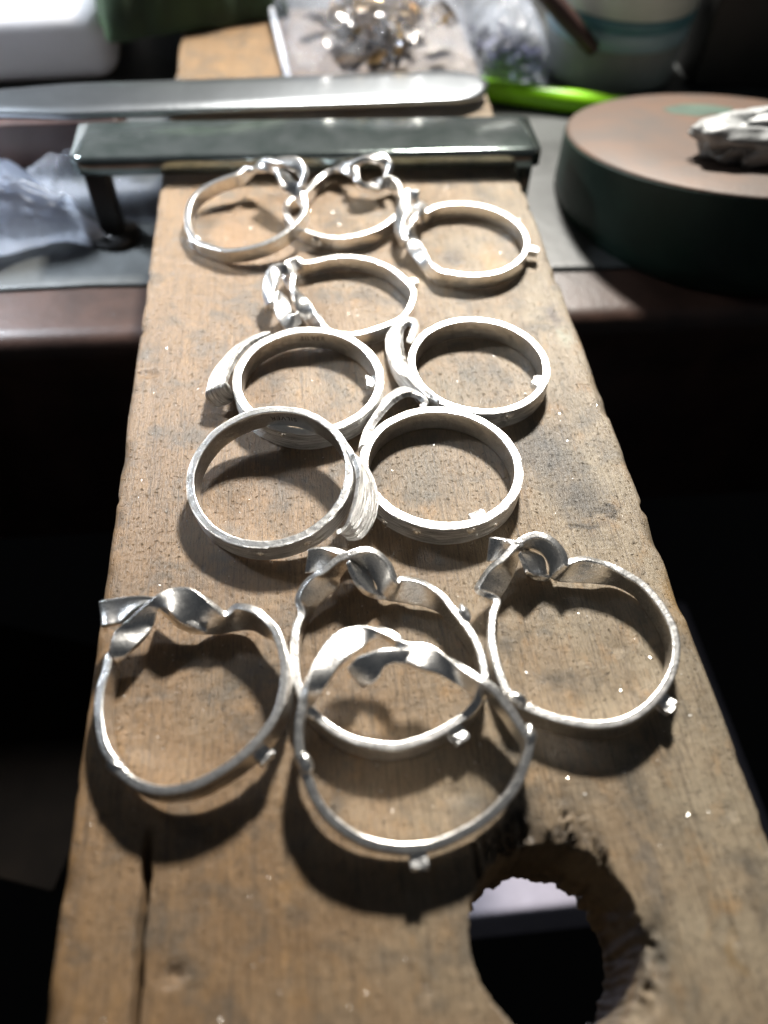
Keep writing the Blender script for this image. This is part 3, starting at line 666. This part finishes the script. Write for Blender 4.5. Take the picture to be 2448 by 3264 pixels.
Z = Vector((0, 0, 1))
RING_INFO = {
 'A': ('knotted_silver_ring', 'thin knotted silver ring leaning over the edge of another ring below the clamp', 'thin knotted rings'),
 'B': ('knotted_silver_ring', 'thin knotted silver ring lying flat with its knot against the clamp, overlapped by its neighbour', 'thin knotted rings'),
 'C': ('knotted_silver_ring', 'thin knotted silver ring whose bright stub overhangs the board edge beside the green disc', 'thin knotted rings'),
 'D': ('knotted_silver_ring', 'thin knotted silver ring lying just behind the bark textured rings', 'thin knotted rings'),
 'E': ('bark_silver_ring', 'bark textured silver ring stamped SILVER upright inside, partly under a tilted ring', 'bark textured rings'),
 'F': ('bark_silver_ring', 'bark textured silver ring with a wide peeled strip touching the knotted ring behind', 'bark textured rings'),
 'G': ('bark_silver_ring', 'dull grey bark textured silver ring tilted up on the rim of another', 'bark textured rings'),
 'H': ('bark_silver_ring', 'bark textured silver ring with a ragged white stub inside its front rim', 'bark textured rings'),
 'I': ('twisted_ribbon_ring', 'twisted ribbon silver ring at the board edge beside the long split', 'twisted ribbon rings'),
 'J': ('twisted_ribbon_ring', 'twisted ribbon silver ring lying underneath another ribbon ring', 'twisted ribbon rings'),
 'K': ('twisted_ribbon_ring', 'twisted ribbon silver ring at the board edge away from the split, curled loop upright', 'twisted ribbon rings'),
 'L': ('twisted_ribbon_ring', 'twisted ribbon silver ring lying on top of another, beside the round hole', 'twisted ribbon rings'),
}
def ribbon_ring(key):
    d = RIBBON[key]
    name, label, grp = RING_INFO[key]
    pts = d['band']
    cx = sum(p[0] + p[3] for p in pts) / len(pts) / 2
    cy = sum(p[1] + p[4] for p in pts) / len(pts) / 2
    t = thing(name, (cx, cy, 0), label, 'ring', grp)
    big = key in 'IJKL'
    ribbon('band', pts, 0.92 if big else 0.95, 'polished_silver', t, closed=True, rough=0.10, cr=0.16)
    ribbon('ribbon_tail', d['tail'], 0.95, 'polished_silver', t, taper=True, rough=0.10, crown=-0.25)
    if 'curl' in d: ribbon('ribbon_curl', d['curl'], 0.7, 'polished_silver', t, taper=True, rough=0.1)
    s = Vector(STUB[key])
    r = Vector((s.x - cx, s.y - cy, 0)).normalized()
    k = 1.0 if big else 0.85
    s = s - r * (0.15 if key == 'L' else 0.35)
    chunk('sprue_stub', s, (r, Z.cross(r), Z), (2.0 * k, 1.6 * k, 1.3 * k), 'rough_silver', t, 0.22, ord(key))
    for q in BUMP.get(key, ()):
        bm = bmesh.new()
        bmesh.ops.create_icosphere(bm, subdivisions=3, radius=1.0)
        bm.verts.index_update()
        q = Vector(q)
        tg = Z.cross(Vector((q.x - cx, q.y - cy, 0)).normalized())
        rd = tg.cross(Z)
        V = []
        for v in bm.verts:
            p = v.co * (1 + 0.2 * noise.noise(v.co * 1.7 + q))
            V.append(q + tg * p.x * 1.25 + rd * p.y * 0.72 + Z * p.z * 0.8)
        mesh_ob('solder_bump', V, [tuple(x.index for x in f.verts) for f in bm.faces], 'polished_silver', t)
        bm.free()
    return t
for k in 'ABCDIJKL': ribbon_ring(k)

CROWN = {'E': 0.35, 'F': -0.35, 'G': 0.45, 'H': -0.3}
def bark_ring(key):
    d = BARK[key]
    name, label, grp = RING_INFO[key]
    c = Vector(d['c'])
    Rm = Matrix.Rotation(math.radians(d['tilt'][1]), 3, 'Y') @ Matrix.Rotation(math.radians(d['tilt'][0]), 3, 'X')
    t = thing(name, (c.x, c.y, 0), label, 'ring', grp)
    ro, ri, h = d['r_out'], d['r_in'], d['h']
    n, V, F, UV, MI = 160, [], [], [], []
    sec = section(h, ro - ri, 0.14)
    m = len(sec)
    for i in range(n):
        a = 2 * math.pi * i / n
        e = Vector((math.cos(a), math.sin(a), 0))
        wob = 0.06 * noise.noise(e * 1.3 + Vector((ord(key), 0, 0))) + 0.03 * noise.noise(e * 6)
        for (p, q) in sec:
            out = q > 0.25 * (ro - ri)
            r = (ro + ri) / 2 + q * (1 + 0.06 * noise.noise(e * 2.2)) + wob
            if out: r += 0.05 * noise.noise(Vector((a * 3, p * 5, ord(key))))
            z = -h / 2 + p + (0.035 * noise.noise(e * 4 + Vector((0, 0, p))) if p > 0 else 0)
            V.append(c + Rm @ Vector((e.x * r, e.y * r, z)))
            UV.append((a * ro, p))
    for i in range(n):
        a, b = i * m, ((i + 1) % n) * m
        for k in range(m):
            F.append((a + k, b + k, b + (k + 1) % m, a + (k + 1) % m))
            qa, qb = sec[k][1], sec[(k + 1) % m][1]
            MI.append(1 if min(qa, qb) > 0.18 * (ro - ri) else 0)
    for v in V: v.z = max(v.z, 0.04)
    mesh_ob('band', V, F, 'satin_silver', t, uvs=UV, mats=('bark_silver',), midx=MI)
    ribbon('bark_strip', d['strip'], 0.85, 'bark_silver', t, taper=True, sub=8, rough=0.12, crown=CROWN[key])
    if 'stub' in d:
        s = Vector(d['stub'])
        r = Vector((s.x - c.x, s.y - c.y, 0)).normalized()
        s = Vector((c.x, c.y, s.z)) + r * (ri - 0.5)
        chunk('sprue_stub', s, (r, Z.cross(r), Z), (1.4, 1.9, 0.9), 'rough_silver', t, 0.3, ord(key))
    for (deg, z) in d['nod']:
        a = math.radians(deg)
        e = Vector((math.cos(a), math.sin(a), 0))
        V, F = [], []
        prof = [(0.0, 0.16), (0.12, 0.15), (0.2, 0.04), (0.27, 0.03), (0.36, 0.10), (0.44, 0.08), (0.52, -0.06)]
        s = 14
        tg = Z.cross(e)
        z = max(-h + 0.55, min(-0.55, z))
        for rr, hh in prof:
            for k in range(s):
                b = 2 * math.pi * k / s
                V.append(c + Rm @ (e * (ro + hh - 0.02) + tg * rr * 1.25 * math.cos(b) + Z * (z + rr * math.sin(b))))
        for i in range(len(prof) - 1):
            for k in range(s): F.append((i * s + k, i * s + (k + 1) % s, (i + 1) * s + (k + 1) % s, (i + 1) * s + k))
        mesh_ob('nodule', V, F, 'polished_silver', t)
    return t, c, Rm
BARK_OB = {k: bark_ring(k) for k in 'EFGH'}

def stamp(key, text, deg, zc, size, flip):
    """letters struck into the inner wall"""
    t, c, Rm = BARK_OB[key]
    cu = bpy.data.curves.new('stamp', 'FONT')
    cu.body = text
    cu.size = size
    cu.align_x = 'CENTER'; cu.align_y = 'CENTER'
    cu.space_character = 1.12
    cu.resolution_u = 3
    ob = bpy.data.objects.new('stamp', cu)
    col.objects.link(ob)
    bpy.context.view_layer.update()
    me = ob.evaluated_get(bpy.context.evaluated_depsgraph_get()).to_mesh()
    ri = BARK[key]['r_in'] - 0.045
    vs = [v.co.copy() for v in me.vertices]
    fs = [tuple(p.vertices) for p in me.polygons]
    bpy.data.objects.remove(ob)
    V = []
    for v in vs:
        x, y = (-v.x, -v.y) if flip else (v.x, v.y)
        a = math.radians(deg) - x / ri
        V.append(c + Rm @ Vector((ri * math.cos(a), ri * math.sin(a), zc + y)))
    o = mesh_ob('stamped_letters', V, fs, 'stamp_shadow', t, smooth=False)
    o['label'] = 'small dark SILVER stamp on the inner wall'
stamp('E', 'SILVER', 84, -1.15, 1.15, False)
stamp('G', 'SILVER', 78, -1.3, 1.1, True)

# ------------------------------------------------------------------ clamp over the pin
def clamp():
    t = thing('bench_clamp', (-5, 86, -13), 'bright steel clamp bar bridging the wooden board on black legs', 'clamp')
    # bar: rounded steel channel top, slightly skewed
    prof = [(-6.7, 1.1), (-6.9, 1.3), (-6.9, 3.6), (-6.88, 3.75), (-6.7, 4.15), (-6.35, 4.5), (-6.1, 4.58), (-5.8, 4.6), (6.2, 4.6), (6.7, 4.4), (6.9, 3.9), (6.9, 1.3), (6.7, 1.1)]
    V, F = [], []
    n = 44
    for i in range(n + 1):
        x = -49.5 + 87.5 * i / n
        yc = 87.3 - 0.010 * (x + 5)
        sh = 0.93 if i in (0, n) else 1.0
        for (y, z) in prof:
            zz = 2.9 + (z - 2.9) * sh + 0.05 * noise.noise(Vector((x * 0.06, y, 2)))
            V.append((x, yc + y * sh, zz))
    m = len(prof)
    for i in range(n):
        for k in range(m): F.append((i * m + k, (i + 1) * m + k, (i + 1) * m + (k + 1) % m, i * m + (k + 1) % m))
    F.append(tuple(range(m))); F.append(tuple(n * m + k for k in range(m - 1, -1, -1)))
    mesh_ob('bar', V, F, 'clamp_steel', t)
    box('leg', (-48.2, 81.5, -12.9), (-43.6, 85.5, 1.3), 'black_iron', t, 0.7)
    box('leg', (35.3, 81.5, -12.9), (37.3, 92, 1.3), 'clamp_steel', t, 0.4)
    tube('foot', [(-45.8, 82.5, -12.9), (-45.8, 82.5, -11.2)], 5.0, 'black_iron', t, 24)
clamp()

# ------------------------------------------------------------------ things behind and around
def steel_tool():
    # flat polished spatula blade lying across the board behind the clamp
    V, F = [], []
    n = 70
    def blade(x):
        u = (x + 105) / 138.0
        zc = 3.0 + 4.3 * max(0, (30 - x) / 100)
        yc = 110.0 + 0.135 * (x - 20)
        hw = 6.6 - 0.6 * (1 - u)
        if x < -52: hw -= min(3.4, (-52 - x) * 0.13)
        return yc, zc, hw
    for i in range(n + 1):
        x = -105 + 138.5 * (i / n)
        yc, zc, hw = blade(x)
        e = 33.5 - x
        if e < 9: hw *= max(0.12, math.sqrt(max(0.0, 1 - ((9 - e) / 9) ** 2)))
        for (a, b) in ((-1, -0.5), (-1, 0.7), (-0.96, 0.9), (-0.5, 1.0), (0.5, 1.0), (0.95, 0.92), (1, 0.7), (1, -0.5)):
            V.append((x - 0.06 * a * hw, yc + a * hw, zc - 1.0 + b * 1.0))
    m = 8
    for i in range(n):
        for k in range(m): F.append((i * m + k, (i + 1) * m + k, (i + 1) * m + (k + 1) % m, i * m + (k + 1) % m))
    F.append(tuple(range(m))); F.append(tuple(n * m + k for k in range(m - 1, -1, -1)))
    o = mesh_ob('spatula_blade', V, F, 'tool_steel')
    tag(o, 'long flat steel blade with a rounded tip lying across the board behind the clamp', 'spatula')
steel_tool()

def disc():
    t = thing('round_block', (81, 89.5, -13), 'round dark green block with a worn brown top beside the board', 'block')
    tl = lambda x, y, z: -0.195 * y if z > 5 else 0.0
    lathe('side_wall', (81, 89.5, -13), [(33.2, 0.05), (34, 0.8), (34, 4), (34, 13.2), (33.9, 13.6)], 'disc_green', t, 96, tilt=tl)
    o = lathe('top_face', (81, 89.5, -13), [(33.85, 13.2), (33.75, 13.9), (33.0, 14.25), (20, 14.3), (6, 14.3)], 'disc_leather', t, 96, tilt=tl)
    # verdigris smear on the top
    V, F = [], []
    for k in range(24):
        a = 2 * math.pi * k / 24
        r = 1 + 0.25 * noise.noise(Vector((math.cos(a) * 2, math.sin(a) * 2, 0)))
        x, y = 82 + 8 * r * math.cos(a), 109 + 4.5 * r * math.sin(a)
        V.append((x, y, -13 + 14.38 - 0.195 * (y - 89.5)))
    a = simple('verdigris', (0.06, 0.10, 0.075), 0.6, var=0.25, scale=0.2)
    mesh_ob('green_stain', V, [tuple(range(24))], 'verdigris', t, smooth=False)
disc()

def lump():
    bm = bmesh.new()
    bmesh.ops.create_icosphere(bm, subdivisions=5, radius=1.0)
    V = []
    bm.verts.index_update()
    for v in bm.verts:
        p = v.co
        d = 1 + 0.22 * noise.noise(p * 1.4 + Vector((3, 1, 0))) + 0.10 * noise.noise(p * 3.3) + 0.035 * noise.noise(p * 9)
        f = abs(noise.noise(p * 1.15 + Vector((8, 2, 5))))
        d -= 0.26 * max(0, 1 - f * 6.5)
        x, y, z = p.x * d * 14, p.y * d * 7.2, p.z * d * 5.4
        zb = 3.6 - 0.195 * (0) 
        gx, gy = 80 + x, 77.5 + y
        gz = 1.35 - 0.195 * (gy - 89.5)
        V.append((gx, gy, max(gz + 0.05, gz + 3.2 + z)))
    F = [tuple(x.index for x in f.verts) for f in bm.faces]
    bm.free()
    tag(mesh_ob('putty_lump', V, F, 'grey_putty'), 'crumpled shiny grey lump sitting on the brown topped block', 'putty lump')
lump()

def lime_pen():
    t = thing('lime_pen', (55, 131, -12.5), 'bright lime green pen lying on the bench between board and round block', 'pen')
    a, b = Vector((34.6, 138.2, -9.9)), Vector((74, 125.5, -9.9))
    d = (b - a)
    tube('barrel', [a + d * 0.02, a + d * 0.04, a + d * 0.95, a + d * 0.97], [2.1, 2.55, 2.55, 2.2], 'lime_paint', t, 24)
    tube('end_cap', [a + d * 0.97, a + d * 0.99, a + d], [2.0, 1.9, 1.4], 'lime_paint', t, 24)
lime_pen()

def jar():
    c = (75.5, 153.5, -12.5)
    t = thing('plastic_jar', c, 'clear plastic jar with white lid and teal band holding greenish bits', 'jar')
    lathe('body', c, [(15.5, 0.1), (16.8, 0.8), (17.2, 3), (17.4, 10.4), (17.2, 11.0)], 'jar_plastic', t, 72)
    lathe('contents', c, [(14.0, 0.6), (15.8, 1.4), (16.3, 6), (15.6, 8.4), (12, 9.4), (5, 10)], 'jar_contents', t, 48,
          tilt=lambda x, y, z: 1.6 * noise.noise(Vector((x * 0.2, y * 0.2, z))) if z > 5 else 0)
    lathe('pale_band', c, [(17.6, 10.6), (18.0, 10.9), (18.0, 14.6), (17.8, 14.8)], 'jar_paleblue', t, 72)
    lathe('teal_band', c, [(17.9, 14.8), (18.4, 15.1), (18.4, 17.4), (18.2, 17.7)], 'jar_teal', t, 72)
    lathe('lid', c, [(18.0, 17.7), (18.3, 18.0), (18.4, 29), (17.8, 30.2), (12, 30.6)], 'jar_lid_white', t, 72)
jar()

o = box('dark_box', (96.5, 140, -12.5), (150, 190, 42), 'dark_box_card', bevel=1.0, rot=-3)
tag(o, 'tall dark grey box standing on the bench behind the round block', 'box')

def bag_scrap():
    t = thing('zip_bag', (15, 140, 0), 'clear plastic bag full of shiny scrap lying on the rear of the board', 'bag')
    pillow('film', [(-9, 118.5), (33.5, 117.5), (36, 200), (-15, 202)], 0.1, 15, 'clear_bag', t, n=48, wr=1.3, freq=0.075, seed=3)
    tube('seam', [(-9.2, 118.6, 1.2), (-10.4, 131, 1.8), (-12.2, 150, 2.4), (-13.4, 172, 2.4), (-15, 201, 1.0)], [0.7, 0.75, 0.75, 0.7, 0.5], 'milky_bag', t, 8)
    rnd = random.Random(4)
    for mat, cnt, nm, lab in (('tin_scrap', 70, 'silver_scrap', 'crumpled silver scrap heaped inside the clear plastic bag'), ('brass_scrap', 45, 'brass_scrap', 'brassy brown scrap mixed with silver scrap inside the clear plastic bag')):
        V, F = [], []
        for k in range(cnt):
            x, y = rnd.gauss(13, 8), rnd.gauss(143, 12)
            x = max(-5, min(30, x)); y = max(124, min(190, y))
            z = 1.2 + rnd.random() * 7.5
            s = rnd.uniform(1.6, 4.2)
            ax = Vector((rnd.gauss(0, 1), rnd.gauss(0, 1), rnd.gauss(0, 0.8))).normalized()
            bx = ax.cross(Vector((rnd.gauss(0, 1), rnd.gauss(0, 1), rnd.gauss(0, 1)))).normalized()
            nx = ax.cross(bx)
            b0 = len(V)
            for j in range(4):
                for i in range(4):
                    u, v = i / 3 - 0.5, j / 3 - 0.5
                    p = Vector((x, y, z)) + ax * u * s * 1.8 + bx * v * s + nx * s * 0.35 * math.sin(u * 4 + rnd.random())
                    V.append((p.x, p.y, max(0.3, p.z)))
            for j in range(3):
                for i in range(3):
                    a = b0 + j * 4 + i
                    F.append((a, a + 1, a + 5, a + 4))
        tag(mesh_ob(nm, V, F, mat, smooth=True), lab, 'scrap metal', kind='stuff')
bag_scrap()

def bag_blue():
    t = thing('clear_bag', (49, 155, -12.5), 'clear plastic bag with bluish bits between the board and the jar', 'bag')
    pillow('film', [(37.5, 140.5), (57, 139.5), (57, 196), (37, 198)], -12.4, 17, 'film_bag', t, n=36, wr=1.2, freq=0.08, seed=8, power=0.3)
    V, F = [], []
    rnd = random.Random(11)
    for k in range(120):
        c = Vector((rnd.uniform(40, 55), rnd.uniform(143, 165), -11.5 + rnd.random() * 6))
        ax = Vector((rnd.gauss(0, 1), rnd.gauss(0, 1), rnd.gauss(0, 1))).normalized() * rnd.uniform(1, 2.2)
        bx = ax.cross(Vector((rnd.random(), rnd.random(), 1))).normalized() * rnd.uniform(0.8, 1.6)
        cz = ax.cross(bx).normalized() * 0.8
        b = len(V)
        for p in (c - ax - bx, c + ax - bx, c + ax + bx, c - ax + bx, c + cz): V.append((p.x, p.y, max(-12.2, p.z)))
        F += [(b, b + 1, b + 4), (b + 1, b + 2, b + 4), (b + 2, b + 3, b + 4), (b + 3, b, b + 4), (b + 3, b + 2, b + 1, b)]
    tag(mesh_ob('blue_bits', V, F, 'blue_bits', smooth=False), 'small bluish purple bits at the bottom of the clear bag', 'plastic bits', kind='stuff')
    a, b = Vector((64.8, 135.5, -1.0)), Vector((39, 147, 20))
    o = tube('tool_handle', [a, a + (b - a) * 0.02, a + (b - a) * 0.3, b], [1.1, 1.7, 2.2, 2.6], 'brown_handle', None, 20)
    tag(o, 'dark reddish brown tool handle leaning across the clear bag towards the jar', 'tool handle')
bag_blue()

o = pillow('green_pouch', [(-50, 139.5), (-8, 155), (-16, 215), (-66, 195)], 0.3, 26, 'green_cloth', None, n=40, wr=0.7, freq=0.06, seed=5, power=0.22)
tag(o, 'dark green cloth pouch lying on the rear end of the board', 'pouch')
o = box('white_block', (-125, 146, -12.5), (-53, 215, 5), 'white_foam', bevel=6, rot=4, segs=6)
tag(o, 'soft edged white foam block on the bench behind the steel blade', 'foam block')

# plastic bags bunched on the bench beside the clamp
o = pillow('gathered_bag', [(-125, 62), (-47, 81.5), (-46.5, 82.5), (-120, 88)], -12.4, 13, 'milky_bag', None, n=64, wr=1.5, freq=0.15, seed=1, pleat=(2.8, 6, True))
tag(o, 'milky plastic bag gathered to a point beside the black clamp leg', 'bag')
o = pillow('gathered_bag', [(-130, 86), (-61, 94.5), (-60, 97.5), (-128, 104)], -12.4, 15, 'milky_bag', None, n=56, wr=1.5, freq=0.15, seed=2, pleat=(2.6, 5, True))
tag(o, 'milky plastic bag with a blunt tip lying behind the pointed one', 'bag')
o = pillow('loose_bag', [(-58, 88.5), (-37, 87), (-36.5, 101), (-66, 106)], -12.4, 9, 'clear_bag', None, n=36, wr=1.6, freq=0.12, seed=9)
tag(o, 'loose clear plastic bag pushed under the clamp bar against the board', 'bag')
o = box('wooden_strip', (-150, 107, -12.5), (-46, 121, -2.5), 'brown_handle', bevel=1.0, rot=3)
tag(o, 'dark brown wooden strip lying on the bench under the steel blade', 'wood strip')

# below the bench: what the hole and the gap at the side show
V = []
def tray():
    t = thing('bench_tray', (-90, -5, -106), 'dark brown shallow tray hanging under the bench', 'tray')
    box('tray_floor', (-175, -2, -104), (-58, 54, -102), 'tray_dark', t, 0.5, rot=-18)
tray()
o = box('apron', (-20, -32.5, -130), (90, 40, -101), 'apron_cloth', bevel=2.2, segs=4)
tag(o, 'pale lavender grey cloth edge seen below through the round hole', 'cloth')

# ------------------------------------------------------------------ silver filings scattered on the board
def filings():
    rnd = random.Random(21)
    V, F = [], []
    for k in range(2400):
        x = rnd.uniform(-33, 33)
        y = -64 + 150 * rnd.random() ** 3.2
        if math.hypot(x - HOLE[0], y - HOLE[1]) < 9.5: continue
        z = pin_height(x, y) + 0.03
        s = (0.6 if y < -38 else 1.0) * min(0.085, 0.022 + abs(rnd.gauss(0, 0.026)))
        a = rnd.random() * math.pi
        tx = rnd.gauss(0, 0.5)
        u = Vector((math.cos(a), math.sin(a), tx * 0.5)).normalized() * s * rnd.uniform(1, 2.2)
        w = Vector((-math.sin(a), math.cos(a), rnd.gauss(0, 0.5))).normalized() * s * 0.6
        c = Vector((x, y, z + 0.04))
        b = len(V)
        V += [c - u - w, c + u - w, c + u * 0.8 + w, c - u + w * 0.7]
        F.append((b, b + 1, b + 2, b + 3))
    V = [(v.x, v.y, v.z) for v in V]
    tag(mesh_ob('silver_filings', V, F, 'polished_silver', origin=(0, 0, 0), smooth=False), 'fine sparkling silver filings sprinkled over the wooden board', 'filings', kind='stuff')
filings()
